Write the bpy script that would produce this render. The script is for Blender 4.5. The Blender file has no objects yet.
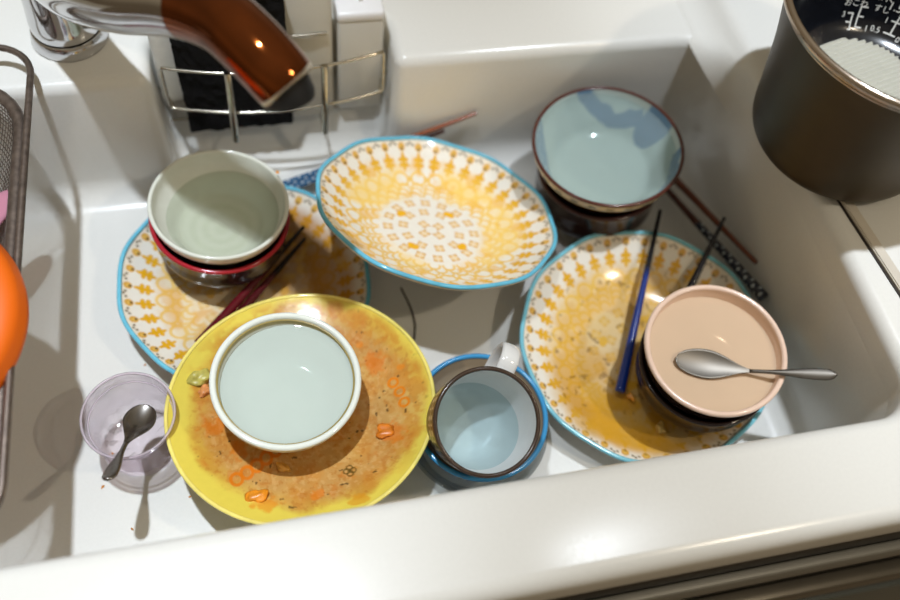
import bpy, bmesh, math, random
import numpy as np
from mathutils import Vector, Matrix, Quaternion, geometry
PI = math.pi
sc = bpy.context.scene
COL = sc.collection
random.seed(4)

# ------------------------------------------------------------------ utilities
def srgb(r, g, b):
    f = lambda c: (c / 12.92 if c <= .04045 else ((c + .055) / 1.055) ** 2.4)
    return tuple(f(v / 255.0) for v in (r, g, b))
def lin(a):
    a = np.asarray(a, float) / 255.0
    return np.where(a <= .04045, a / 12.92, ((a + .055) / 1.055) ** 2.4)

_rng = np.random.RandomState(11)
_LAT = _rng.rand(256, 256)
def vnoise(x, y, scale, seed=0):
    x = np.asarray(x) * scale + seed * 17.3 + 500; y = np.asarray(y) * scale + seed * 31.7 + 500
    xi = np.floor(x).astype(int); yi = np.floor(y).astype(int)
    fx = x - xi; fy = y - yi
    fx = fx * fx * (3 - 2 * fx); fy = fy * fy * (3 - 2 * fy)
    a = _LAT[xi % 256, yi % 256]; b = _LAT[(xi + 1) % 256, yi % 256]
    c = _LAT[xi % 256, (yi + 1) % 256]; d = _LAT[(xi + 1) % 256, (yi + 1) % 256]
    return (a * (1 - fx) + b * fx) * (1 - fy) + (c * (1 - fx) + d * fx) * fy
def fbm(x, y, scale, seed=0, octv=4):
    s = 0; w = 0
    for k in range(octv):
        s = s + vnoise(x, y, scale * 2 ** k, seed + k) * .5 ** k; w += .5 ** k
    return s / w
def sstep(a, b, x):
    t = np.clip((np.asarray(x, float) - a) / (b - a), 0, 1); return t * t * (3 - 2 * t)
def mixc(base, col, m):
    m = np.clip(np.asarray(m), 0, 1)[..., None]; return base * (1 - m) + lin(col) * m

# ------------------------------------------------------------------ materials
MATS = {}
def nt_of(name):
    m = bpy.data.materials.new(name); m.use_nodes = True
    n = m.node_tree.nodes; n.clear()
    out = n.new('ShaderNodeOutputMaterial')
    return m, m.node_tree, out
def mat(name, col, rough=.4, metal=0., spec=.5, noise=0., nscale=40., bump=0., bscale=300., coat=0., trans=0., rvar=0.):
    if name in MATS: return MATS[name]
    m, t, out = nt_of(name); N = t.nodes; L = t.links
    p = N.new('ShaderNodeBsdfPrincipled'); L.new(p.outputs[0], out.inputs[0])
    c = srgb(*col)
    tc = N.new('ShaderNodeTexCoord')
    nz = N.new('ShaderNodeTexNoise'); nz.inputs['Scale'].default_value = nscale; nz.inputs['Detail'].default_value = 5
    L.new(tc.outputs['Object'], nz.inputs['Vector'])
    rp = N.new('ShaderNodeValToRGB'); L.new(nz.outputs['Fac'], rp.inputs[0])
    rp.color_ramp.elements[0].position = .3; rp.color_ramp.elements[1].position = .7
    rp.color_ramp.elements[0].color = (*[v * (1 - noise) for v in c], 1)
    rp.color_ramp.elements[1].color = (*[min(1, v * (1 + noise)) for v in c], 1)
    L.new(rp.outputs[0], p.inputs['Base Color'])
    p.inputs['Roughness'].default_value = rough; p.inputs['Metallic'].default_value = metal
    p.inputs['Specular IOR Level'].default_value = spec
    p.inputs['Coat Weight'].default_value = coat
    p.inputs['Transmission Weight'].default_value = trans
    if rvar:
        mr = N.new('ShaderNodeMapRange'); L.new(nz.outputs['Fac'], mr.inputs[0])
        mr.inputs[3].default_value = max(.02, rough - rvar); mr.inputs[4].default_value = rough + rvar
        L.new(mr.outputs[0], p.inputs['Roughness'])
    if bump:
        n2 = N.new('ShaderNodeTexNoise'); n2.inputs['Scale'].default_value = bscale; n2.inputs['Detail'].default_value = 3
        L.new(tc.outputs['Object'], n2.inputs['Vector'])
        b = N.new('ShaderNodeBump'); b.inputs['Strength'].default_value = bump; b.inputs['Distance'].default_value = .002
        L.new(n2.outputs['Fac'], b.inputs['Height']); L.new(b.outputs[0], p.inputs['Normal'])
    MATS[name] = m; return m
def painted(name, rough=.15, spec=.5, bump=0., bscale=200., noise=.05):
    """glaze whose colour is the mesh's own pattern, broken up by noise"""
    if name in MATS: return MATS[name]
    m, t, out = nt_of(name); N = t.nodes; L = t.links
    p = N.new('ShaderNodeBsdfPrincipled'); L.new(p.outputs[0], out.inputs[0])
    a = N.new('ShaderNodeAttribute'); a.attribute_name = 'pattern'
    tc = N.new('ShaderNodeTexCoord')
    nz = N.new('ShaderNodeTexNoise'); nz.inputs['Scale'].default_value = 160; nz.inputs['Detail'].default_value = 4
    L.new(tc.outputs['Object'], nz.inputs['Vector'])
    mr = N.new('ShaderNodeMapRange'); L.new(nz.outputs['Fac'], mr.inputs[0])
    mr.inputs[3].default_value = 1 - noise; mr.inputs[4].default_value = 1 + noise
    mx = N.new('ShaderNodeVectorMath'); mx.operation = 'SCALE'
    L.new(a.outputs['Color'], mx.inputs[0]); L.new(mr.outputs[0], mx.inputs['Scale'])
    L.new(mx.outputs[0], p.inputs['Base Color'])
    p.inputs['Roughness'].default_value = rough; p.inputs['Specular IOR Level'].default_value = spec
    if bump:
        n2 = N.new('ShaderNodeTexNoise'); n2.inputs['Scale'].default_value = bscale; n2.inputs['Detail'].default_value = 4
        L.new(tc.outputs['Object'], n2.inputs['Vector'])
        b = N.new('ShaderNodeBump'); b.inputs['Strength'].default_value = bump; b.inputs['Distance'].default_value = .002
        L.new(n2.outputs['Fac'], b.inputs['Height']); L.new(b.outputs[0], p.inputs['Normal'])
    MATS[name] = m; return m
def water(name, col, milk, rough=.03, tint=(235, 245, 240), ripple=.15):
    if name in MATS: return MATS[name]
    m, t, out = nt_of(name); N = t.nodes; L = t.links
    tr = N.new('ShaderNodeBsdfTransparent'); tr.inputs[0].default_value = (*srgb(*tint), 1)
    df = N.new('ShaderNodeBsdfDiffuse')
    tc = N.new('ShaderNodeTexCoord')
    nz = N.new('ShaderNodeTexNoise'); nz.inputs['Scale'].default_value = 25; nz.inputs['Detail'].default_value = 3
    L.new(tc.outputs['Object'], nz.inputs['Vector'])
    rp = N.new('ShaderNodeValToRGB'); L.new(nz.outputs['Fac'], rp.inputs[0])
    c = srgb(*col)
    rp.color_ramp.elements[0].color = (*[v * .95 for v in c], 1); rp.color_ramp.elements[1].color = (*[min(1, v * 1.05) for v in c], 1)
    L.new(rp.outputs[0], df.inputs[0])
    mx = N.new('ShaderNodeMixShader'); mx.inputs[0].default_value = milk
    L.new(tr.outputs[0], mx.inputs[1]); L.new(df.outputs[0], mx.inputs[2])
    gl = N.new('ShaderNodeBsdfGlossy'); gl.inputs['Roughness'].default_value = rough
    bp = N.new('ShaderNodeBump'); bp.inputs['Strength'].default_value = ripple; bp.inputs['Distance'].default_value = .002
    n2 = N.new('ShaderNodeTexNoise'); n2.inputs['Scale'].default_value = 30; L.new(tc.outputs['Object'], n2.inputs['Vector'])
    L.new(n2.outputs['Fac'], bp.inputs['Height']); L.new(bp.outputs[0], gl.inputs['Normal'])
    fr = N.new('ShaderNodeFresnel'); fr.inputs[0].default_value = 1.33
    m2 = N.new('ShaderNodeMixShader'); L.new(fr.outputs[0], m2.inputs[0])
    L.new(mx.outputs[0], m2.inputs[1]); L.new(gl.outputs[0], m2.inputs[2]); L.new(m2.outputs[0], out.inputs[0])
    MATS[name] = m; return m
def clear(name, tint, edge, gloss=.05, amt=.55):
    """thin clear plastic / glass wall"""
    if name in MATS: return MATS[name]
    m, t, out = nt_of(name); N = t.nodes; L = t.links
    lw = N.new('ShaderNodeLayerWeight'); lw.inputs[0].default_value = .35
    rp = N.new('ShaderNodeValToRGB'); L.new(lw.outputs['Facing'], rp.inputs[0])
    rp.color_ramp.elements[0].color = (*srgb(*tint), 1); rp.color_ramp.elements[1].color = (*srgb(*edge), 1)
    tr = N.new('ShaderNodeBsdfTransparent'); L.new(rp.outputs[0], tr.inputs[0])
    gl = N.new('ShaderNodeBsdfGlossy'); gl.inputs['Roughness'].default_value = gloss
    fr = N.new('ShaderNodeFresnel'); fr.inputs[0].default_value = 1.5
    ml = N.new('ShaderNodeMath'); ml.operation = 'MULTIPLY'; ml.inputs[1].default_value = amt; L.new(fr.outputs[0], ml.inputs[0])
    tc = N.new('ShaderNodeTexCoord'); nz = N.new('ShaderNodeTexNoise'); nz.inputs['Scale'].default_value = 60
    L.new(tc.outputs['Object'], nz.inputs['Vector'])
    bp = N.new('ShaderNodeBump'); bp.inputs['Strength'].default_value = .55; bp.inputs['Distance'].default_value = .003
    L.new(nz.outputs['Fac'], bp.inputs['Height']); L.new(bp.outputs[0], gl.inputs['Normal'])
    mx = N.new('ShaderNodeMixShader'); L.new(ml.outputs[0], mx.inputs[0])
    L.new(tr.outputs[0], mx.inputs[1]); L.new(gl.outputs[0], mx.inputs[2]); L.new(mx.outputs[0], out.inputs[0])
    MATS[name] = m; return m

M_MARBLE = mat('artificial_marble', (223, 222, 217), .22, noise=.015, nscale=350, rvar=.05)
M_CHROME = mat('chrome', (200, 200, 202), .09, 1., noise=.04, nscale=60)
M_STEEL = mat('stainless_wire', (190, 184, 170), .22, 1., noise=.08, nscale=200)
M_AMBER_REFLECT = mat('chrome_amber_reflection', (124, 62, 20), .08, .95, noise=.35, nscale=20, coat=.2)  # brown room reflection put into the base colour of the chrome spout head
M_BLACKRUB = mat('black_rubber', (13, 12, 12), .55, noise=.2)
M_SPOON = mat('spoon_steel', (116, 111, 104), .46, 1., noise=.05)
M_DSPOON = mat('dull_dark_steel', (146, 142, 138), .27, 1., noise=.1, nscale=90)
M_BASKET = mat('tarnished_wire', (118, 106, 98), .42, .8, noise=.3, nscale=150)

# ------------------------------------------------------------------ objects
def link(o, parent=None):
    COL.objects.link(o)
    if parent is not None: o.parent = parent
    return o
def mesh_obj(name, verts, faces, m, parent=None, smooth=True, colors=None, sharp=None, midx=None):
    me = bpy.data.meshes.new(name)
    me.from_pydata([tuple(v) for v in verts], [], [tuple(f) for f in faces])
    for mm in (m if isinstance(m, (list, tuple)) else [m]): me.materials.append(mm)
    if midx is not None: me.polygons.foreach_set('material_index', midx)
    me.polygons.foreach_set('use_smooth', [smooth] * len(me.polygons))
    if colors is not None:
        at = me.color_attributes.new('pattern', 'FLOAT_COLOR', 'POINT')
        c = np.ones((len(verts), 4), np.float32); c[:, :3] = colors
        at.data.foreach_set('color', c.ravel())
    if sharp is not None:
        bm = bmesh.new(); bm.from_mesh(me)
        for e in bm.edges:
            if len(e.link_faces) == 2 and e.calc_face_angle() > sharp: e.smooth = False
        bm.to_mesh(me); bm.free()
    me.update()
    return link(bpy.data.objects.new(name, me), parent)
def tag(o, label, cat, group=None, kind=None):
    o['label'] = label; o['category'] = cat
    if group: o['group'] = group
    if kind: o['kind'] = kind
    return o
def pose(loc, slope=(0, 0), spin=0., up=None):
    n = Vector((-slope[0], -slope[1], 1)).normalized()
    q = Vector((0, 0, 1)).rotation_difference(n)
    return Matrix.Translation(Vector(loc)) @ q.to_matrix().to_4x4() @ Matrix.Rotation(spin, 4, 'Z')
def thing(name, label, cat, mw=None, group=None):
    o = bpy.data.objects.new(name, None); o.empty_display_size = .02
    link(o)
    if mw is not None: o.matrix_world = mw
    return tag(o, label, cat, group)
def spline(pts, n):
    """Catmull-Rom through control points, n samples"""
    P = np.array(pts, float)
    if len(P) < 3:
        t = np.linspace(0, 1, n)[:, None]; return P[0] * (1 - t) + P[-1] * t
    Q = np.vstack([2 * P[0] - P[1], P, 2 * P[-1] - P[-2]])
    d = np.linalg.norm(np.diff(P, axis=0), axis=1); s = np.concatenate([[0], np.cumsum(d)]); s /= s[-1]
    out = []
    for u in np.linspace(0, 1, n):
        i = min(np.searchsorted(s, u, side='right') - 1, len(P) - 2); i = max(i, 0)
        t = (u - s[i]) / max(1e-9, s[i + 1] - s[i])
        p0, p1, p2, p3 = Q[i], Q[i + 1], Q[i + 2], Q[i + 3]
        L1 = max(1e-9, s[i + 1] - s[i])
        s0 = s[i - 1] if i > 0 else s[i] - L1; s3 = s[i + 2] if i + 2 < len(s) else s[i + 1] + L1
        m1 = (p2 - p0) / max(1e-9, s[i + 1] - s0) * L1; m2 = (p3 - p1) / max(1e-9, s3 - s[i]) * L1
        out.append((2 * t ** 3 - 3 * t * t + 1) * p1 + (t ** 3 - 2 * t * t + t) * m1 + (-2 * t ** 3 + 3 * t * t) * p2 + (t ** 3 - t * t) * m2)
    return np.array(out)
def lathe(prof, nt, mod=None):
    """prof: (r,z) rows.  mod(r,z,theta)->(r,z).  Returns verts (numpy), faces, index arrays"""
    P = np.array(prof, float); n = len(P)
    th = np.linspace(0, 2 * PI, nt, endpoint=False)
    r = np.repeat(P[:, 0:1], nt, 1); z = np.repeat(P[:, 1:2], nt, 1); T = np.repeat(th[None], n, 0)
    if mod is not None: r, z = mod(r, z, T)
    V = np.stack([r * np.cos(T), r * np.sin(T), z], -1).reshape(-1, 3)
    F = []
    for i in range(n - 1):
        a = i * nt; b = a + nt
        for j in range(nt):
            k = (j + 1) % nt
            F.append((a + j, a + k, b + k, b + j))
    return V, F, (np.repeat(np.arange(n)[:, None], nt, 1).ravel(), T.ravel())
def lathe_obj(name, prof, nt, m, parent=None, colorfn=None, mod=None, flip=False):
    V, F, (idx, T) = lathe(prof, nt, mod)
    if flip: F = [f[::-1] for f in F]
    cols = colorfn(V, T, idx) if colorfn else None
    return mesh_obj(name, V, F, m, parent, True, cols)
def tube_data(pts, rad, seg=10, closed=False, flat=1.0, cap=True, upv=None):
    P = np.array(pts, float); n = len(P)
    rad = np.full(n, rad) if np.isscalar(rad) else np.array(rad, float)
    V = []; F = []
    if closed: tang = np.roll(P, -1, 0) - np.roll(P, 1, 0)
    else:
        tang = np.gradient(P, axis=0)
    tang /= np.linalg.norm(tang, axis=1)[:, None]
    u = np.array(upv if upv is not None else (0, 0, 1.0))
    if abs(np.dot(u, tang[0])) > .95: u = np.array((1.0, 0, 0))
    for i in range(n):
        t = tang[i]; a = u - t * np.dot(u, t); a /= np.linalg.norm(a); b = np.cross(t, a); 
        if upv is None: u = a
        for k in range(seg):
            w = 2 * PI * k / seg
            V.append(P[i] + rad[i] * (math.cos(w) * a * flat + math.sin(w) * b))
    m = n if closed else n - 1
    for i in range(m):
        j = (i + 1) % n
        for k in range(seg):
            l = (k + 1) % seg
            F.append((i * seg + k, i * seg + l, j * seg + l, j * seg + k))
    if cap and not closed:
        F.append(tuple(range(seg - 1, -1, -1))); F.append(tuple((n - 1) * seg + k for k in range(seg)))
    return V, F
def tube(name, pts, rad, m, parent=None, seg=10, closed=False, flat=1.0, colors=None, upv=None):
    V, F = tube_data(pts, rad, seg, closed, flat, upv=upv)
    return mesh_obj(name, V, F, m, parent, True, colors, sharp=1.0)
def merge(parts):
    V = []; F = []
    for v, f in parts:
        o = len(V); V += [tuple(x) for x in v]; F += [tuple(i + o for i in g) for g in f]
    return V, F
def box_bm(sx, sy, sz, bev=.002, seg=3):
    bm = bmesh.new(); bmesh.ops.create_cube(bm, size=1)
    for v in bm.verts: v.co = Vector((v.co.x * sx, v.co.y * sy, v.co.z * sz))
    if bev: bmesh.ops.bevel(bm, geom=list(bm.edges), offset=bev, segments=seg, profile=.5, affect='EDGES')
    return bm
def bm_obj(name, bm, m, parent=None, smooth=True, sharp=.9):
    me = bpy.data.meshes.new(name); 
    for e in bm.edges:
        if len(e.link_faces) == 2 and e.calc_face_angle() > sharp: e.smooth = False
    for f in bm.faces: f.smooth = smooth
    bm.to_mesh(me); bm.free(); me.materials.append(m)
    return link(bpy.data.objects.new(name, me), parent)

# ------------------------------------------------------------------ the sink
ZB = .160      # back deck height above the basin floor
ZC = .180      # counter / front ledge height
XR, YF, YB = .488, .195, .631
def sink():
    root = thing('kitchen_sink', 'white artificial marble sink basin with a broad front ledge, holding the dirty dishes', 'sink', Matrix.Identity(4))
    NX0, NX1, NYB = -.092, .140, .697
    corners = [(-.42, YF), (XR, YF), (XR, YB), (NX1, YB), (NX1, NYB), (NX0, NYB), (NX0, YB), (-.42, YB)]
    rad0 = [.04, .036, .052, .012, .016, .016, .012, .05]
    def ring(d, z):
        ex = .038 * (1 - max(0, min(1, z / ZB)))          # alcove back leans forward towards its foot
        dx = {0: d, 1: -d, 2: -d, 3: -d, 4: -d, 5: d, 6: d, 7: d}
        dy = {0: d, 1: d, 2: -d, 3: -d, 4: -d - ex, 5: -d - ex, 6: -d, 7: -d}
        pts = [(x + dx[i], y + dy[i]) for i, (x, y) in enumerate(corners)]
        out = []
        n = len(pts)
        for i in range(n):
            p0 = Vector(pts[i - 1]); p = Vector(pts[i]); p1 = Vector(pts[(i + 1) % n])
            a = (p0 - p).normalized(); b = (p1 - p).normalized()
            reflex = i in (3, 6)
            r = rad0[i] + d if reflex else max(.004, rad0[i] - d)
            r = max(r, .002)
            c = p + (a + b) * r
            s = p + a * r; e = p + b * r
            v0 = s - c; v1 = e - c
            for k in range(9):
                t = k / 8 * PI / 2
                out.append((*(c + v0 * math.cos(t) + v1 * math.sin(t)), z))
        return out
    prof = [(-.012, ZB)] + [(-.012 * (1 - math.sin(t)), ZB - .012 * (1 - math.cos(t))) for t in np.linspace(.2, PI / 2, 6)]
    prof += [(.0015, .10), (.003, .045)]
    prof += [(.003 + .03 * (1 - math.cos(t)), .030 - .030 * math.sin(t)) for t in np.linspace(0, PI / 2, 9)]
    rings = [ring(d, z) for d, z in prof]
    n = len(rings[0]); V = [p for r in rings for p in r]; F = []
    for i in range(len(rings) - 1):
        for j in range(n):
            k = (j + 1) % n
            F.append((i * n + j, i * n + k, (i + 1) * n + k, (i + 1) * n + j))
    # floor: triangulated last ring
    last = [Vector(p) for p in rings[-1]]
    for t in geometry.tessellate_polygon([last]): 
        f = tuple((len(rings) - 1) * n + q for q in t)
        a, b, c = [Vector(V[q]) for q in f]
        F.append(f if (b - a).cross(c - a).z > 0 else f[::-1])
    mesh_obj('basin', V, F, M_MARBLE, root)
    # back deck: plane with the basin outline (open towards the front) cut out
    r0 = rings[0]
    edge = r0[2 * 9 + 2: 8 * 9]                      # from back right corner round the alcove to the back left
    poly = [(-.9, edge[-1][1], ZB)] + [(-.9, 1.15, ZB), (.52, 1.15, ZB), (.52, edge[0][1], ZB)] + edge
    poly = [Vector(p) for p in poly]
    F = []
    for t in geometry.tessellate_polygon([poly]):
        a, b, c = [poly[q] for q in t]
        F.append(t if (b - a).cross(c - a).z > 0 else t[::-1])
    mesh_obj('back_deck', poly, F, M_MARBLE, root, smooth=False)
    # counter: raised to ZC along the right side and the front, with a rolled edge
    A = [(0, .11), (0, .13), (0, .15), (0, .168)] + [(.012 * (1 - math.cos(t)), .168 + .012 * math.sin(t)) for t in np.linspace(.26, PI / 2, 6)]
    B = [(-.040, .1565), (-.034, .1602), (-.026, .1608), (-.017, .163), (-.010, .1665), (-.005, .170), (-.001, .1737), (.003, .177), (.008, .1792), (.014, .18)]
    path = []
    for y in list(np.linspace(1.15, .70, 6)) + list(np.linspace(.68, .52, 17)) + list(np.linspace(.50, YF + .036, 8)):
        w = float(sstep(.555, .64, y)); path.append((XR, y, 1, 0, w))
    for t in np.linspace(0, PI / 2, 12)[1:-1]:
        path.append((XR - .036 + .036 * math.cos(t), YF + .036 - .036 * math.sin(t), math.cos(t), -math.sin(t), 0))
    for x in np.linspace(XR - .036, -.9, 12): path.append((x, YF, 0, -1, 0))
    V = []; F = []; m = len(A)
    for (x, y, nx, ny, w) in path:
        for a, b in zip(A, B):
            o = a[0] * (1 - w) + b[0] * w; z = a[1] * (1 - w) + b[1] * w
            V.append((x + nx * o, y + ny * o, z))
    for i in range(len(path) - 1):
        for k in range(m - 1):
            F.append((i * m + k, i * m + k + 1, (i + 1) * m + k + 1, (i + 1) * m + k))
    inner = [i * m + m - 1 for i in range(len(path))]
    YA = .113; ra = .013
    o0 = len(V)
    V += [(-.9, YA + ra, ZC), (1.1, YA + ra, ZC), (1.1, 1.15, ZC)]
    loop = inner + [o0, o0 + 1, o0 + 2]
    pv = [Vector(V[i]) for i in loop]
    for t in geometry.tessellate_polygon([pv]):
        a, b, c = [pv[q] for q in t]
        f = tuple(loop[q] for q in t)
        F.append(f if (b - a).cross(c - a).z > 0 else f[::-1])
    # apron
    ap = [(YA + ra * (1 - math.sin(t)), ZC - ra * (1 - math.cos(t))) for t in np.linspace(0, PI / 2, 8)]
    ap += [(YA, .15)] + [(YA + .006 * (1 - math.cos(t)), .142 - .006 * math.sin(t)) for t in np.linspace(0, PI / 2, 5)] + [(YA + .05, .136)]
    o1 = len(V); V += [(x, y, z) for x in (-.9, 1.1) for (y, z) in ap]; k = len(ap)
    for i in range(k - 1): F.append((o1 + i, o1 + i + 1, o1 + k + i + 1, o1 + k + i))
    o = mesh_obj('counter_ledge', V, F, M_MARBLE, root)
    bm = bmesh.new(); bm.from_mesh(o.data); bmesh.ops.recalc_face_normals(bm, faces=bm.faces)
    bm.to_mesh(o.data); bm.free()
    return root
sink()

def strip_x(name, y0, y1, z0, z1, m, parent, x0=-.9, x1=1.1, bev=.002):
    bm = box_bm(x1 - x0, y1 - y0, z1 - z0, bev, 2)
    bmesh.ops.translate(bm, verts=bm.verts, vec=((x0 + x1) / 2, (y0 + y1) / 2, (z0 + z1) / 2))
    return bm_obj(name, bm, m, parent)
cab = thing('base_cabinet', 'dark base cabinet front with grey metal rails below the white front ledge', 'cabinet', Matrix.Identity(4))
strip_x('carcass', .126, .60, -.75, -.02, mat('cabinet_dark', (40, 36, 33), .5, noise=.1), cab)
strip_x('upper_panel', .119, .1255, -.10, .1345, mat('dark_panel', (20, 17, 15), .4, noise=.12, nscale=8), cab)
strip_x('metal_rail', .110, .119, .043, .074, mat('grey_aluminium', (138, 137, 132), .45, .2, noise=.03), cab)
strip_x('handle_rail', .104, .119, -.062, -.030, mat('brushed_rail', (112, 106, 96), .3, .6, noise=.05), cab)
strip_x('recess_lip', .112, .1255, -.135, -.112, mat('dark_lip', (30, 29, 28), .3, .3, noise=.05), cab)
strip_x('door_panel', .108, .1255, -.74, -.145, mat('grey_green_panel', (84, 90, 88), .3, noise=.03), cab)

# seam strip on the counter to the right of the basin
def seam():
    a = Vector((.5095, .4125, ZC)); d = (Vector((.5225, .302, 0)) - Vector((.5095, .4125, 0))).normalized(); nrm = Vector((-d.y, d.x, 0))
    p0 = a - d * .02; p1 = a + d * .32
    bm = bmesh.new(); bmesh.ops.create_cube(bm, size=1)
    for v in bm.verts: v.co = Vector((v.co.x * (p1 - p0).length, v.co.y * .0105, v.co.z * .004))
    bmesh.ops.bevel(bm, geom=list(bm.edges), offset=.001, segments=2, affect='EDGES')
    ang = math.atan2(d.y, d.x)
    bmesh.ops.transform(bm, verts=bm.verts, matrix=Matrix.Translation((p0 + p1) / 2 + Vector((0, 0, .0018))) @ Matrix.Rotation(ang, 4, 'Z'))
    o = bm_obj('trim_1', bm, mat('grey_seam_strip', (200, 192, 178), .4, 0., noise=.04)); o['kind'] = 'structure'
    V, F = tube_data([p0 - nrm * .0062 + Vector((0, 0, .0005)), p1 - nrm * .0062 + Vector((0, 0, .0005))], .0011, 6)
    g = mesh_obj('trim_2', V, F, mat('seam_gap', (58, 50, 44), .8, noise=.1)); g['kind'] = 'structure'
seam()

# ------------------------------------------------------------------ patterned plates
def flower_pattern(soil):
    def fn(x, y, R):
        r = np.hypot(x, y) / R; t = np.arctan2(y, x)
        c = np.ones(x.shape + (3,)) * lin((236, 230, 218))
        def cell(N, off=0):
            k = t / (2 * PI) * N + off; f = k - np.floor(k) - .5
            return f * 2 * PI / N * R, np.floor(k)          # arc offset per unit r
        c = mixc(c, (236, 222, 200), sstep(.90, .93, r) * .6)
        # flowers and dots near the rim
        N = 36
        a, k = cell(N); a = a * r; dr = (r - .918) * R
        c = mixc(c, (230, 186, 92), sstep(.0043, .0036, np.hypot(a, dr)))
        c = mixc(c, (208, 152, 66), sstep(.0012, .0006, np.abs(np.hypot(a, dr) - .0026)) * .7)
        a2, k2 = cell(N, .5); a2 = a2 * r
        for (da, dd) in ((-.0030, -.0008), (0., .0008), (.0030, -.0010)):
            c = mixc(c, (128, 112, 88), sstep(.0017, .0009, np.hypot(a2 - da, dr - .0028 - dd)))
        # fleurs
        dr = (r - .805) * R
        fl = np.zeros_like(r)
        for (da, dd, sa, sd) in ((0, .002, .0022, .0072), (-.0032, .0018, .0026, .0022), (.0032, .0018, .0026, .0022), (-.0030, -.0034, .0028, .0022), (.0030, -.0034, .0028, .0022), (0, -.0062, .0018, .0034)):
            fl = np.maximum(fl, sstep(1.15, .85, np.hypot((a - da) / sa, (dr - dd) / sd)))
        c = mixc(c, (226, 170, 36), fl)
        c = mixc(c, (80, 66, 52), sstep(.0017, .0009, np.hypot(a, dr - .0118)))
        # ring chain
        dr = (r - .655) * R
        a3, _ = cell(26); a3 = a3 * r
        c = mixc(c, (238, 196, 98), sstep(.0020, .0010, np.abs(np.hypot(a3, dr) - .0075)) * .9)
        a3, _ = cell(26, .5); a3 = a3 * r
        c = mixc(c, (234, 186, 78), sstep(.0032, .0022, np.maximum(np.abs(a3), np.abs(dr))) * .8)
        # scale bands
        for q, rr in enumerate((.58, .53, .48)):
            a4, _ = cell(30 - 3 * q, .5 * (q % 2)); a4 = a4 * r; dr = (r - rr) * R
            c = mixc(c, (236, 190, 88), sstep(.0019, .0009, np.abs(np.hypot(a4, dr + .002) - .0056)) * sstep(-.003, .001, dr + .003) * .85)
        # medallion
        for N5, rr in ((16, .37), (10, .24), (4, .09)):
            a5, _ = cell(N5, .25); a5 = a5 * r; dr = (r - rr) * R
            sq = np.maximum(np.abs(a5), np.abs(dr))
            c = mixc(c, (234, 188, 100), sstep(.0050, .0040, sq) * .75)
            c = mixc(c, (206, 150, 74), sstep(.0011, .0005, np.abs(sq - .0040)) * .6)
            c = mixc(c, (236, 226, 205), sstep(.0010, .0005, np.minimum(np.abs(a5), np.abs(dr))) * sstep(.006, .004, sq) * .6)
        a6, _ = cell(4, .12); a6 = a6 * r; dr = (r - .30) * R
        c = mixc(c, (236, 176, 24), sstep(1.1, .8, np.hypot(a6 / .0065, dr / .0045)))
        return soil(c, x, y, r, t)
    return fn
def soil_light(c, x, y, r, t):
    n = fbm(x, y, 55, 3); n2 = fbm(x, y, 22, 8)
    m = sstep(.40, .62, n2 + .16 * (y / .12) - .0 + .10 * np.cos(t - 1.1) * r) * sstep(.85, .70, r) * sstep(.36, .50, r)
    c = mixc(c, (246, 208, 112), m * (.45 + .5 * n))
    m = sstep(.50, .66, fbm(x, y, 75, 5)) * sstep(.88, .78, r) * sstep(.38, .55, r)
    c = mixc(c, (238, 180, 58), m * .6)
    return c
def soil_right(c, x, y, r, t):
    n = fbm(x, y, 45, 13); n2 = fbm(x, y, 20, 18)
    low = sstep(.06, -.07, y + .35 * x)
    m = sstep(.84, .66, r + .10 * (n - .5) - .12 * low)
    c = mixc(c, (228, 184, 84), m * (.50 + .35 * n2))
    c = mixc(c, (208, 148, 34), sstep(.42, .60, n) * m * (.30 + .50 * low))
    c = mixc(c, (178, 128, 40), m * low * (.35 + .5 * n2))
    c = mixc(c, (196, 166, 112), sstep(.55, .66, fbm(x, y, 60, 23)) * m * low * .7)
    c = mixc(c, (120, 84, 36), sstep(.70, .75, fbm(x, y, 170, 29)) * m * .6)
    c = mixc(c, (216, 160, 48), sstep(.94, .84, r) * low * .75 * sstep(.34, .55, n2))
    return c
def soil_left(c, x, y, r, t):
    n = fbm(x, y, 45, 33); n2 = fbm(x, y, 18, 38)
    m = sstep(.80, .60, r + .12 * (n - .5))
    right = sstep(-.02, .06, x - .2 * y)
    c = mixc(c, (228, 196, 130), m * (.35 + .35 * n2))
    c = mixc(c, (222, 164, 70), sstep(.50, .64, n) * m * .6)
    c = mixc(c, (176, 118, 42), right * sstep(.93, .8, r) * (.45 + .5 * n2))
    c = mixc(c, (224, 180, 96), sstep(.56, .66, fbm(x, y, 40, 43)) * right * .6 * sstep(.9, .8, r))
    return c
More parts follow.
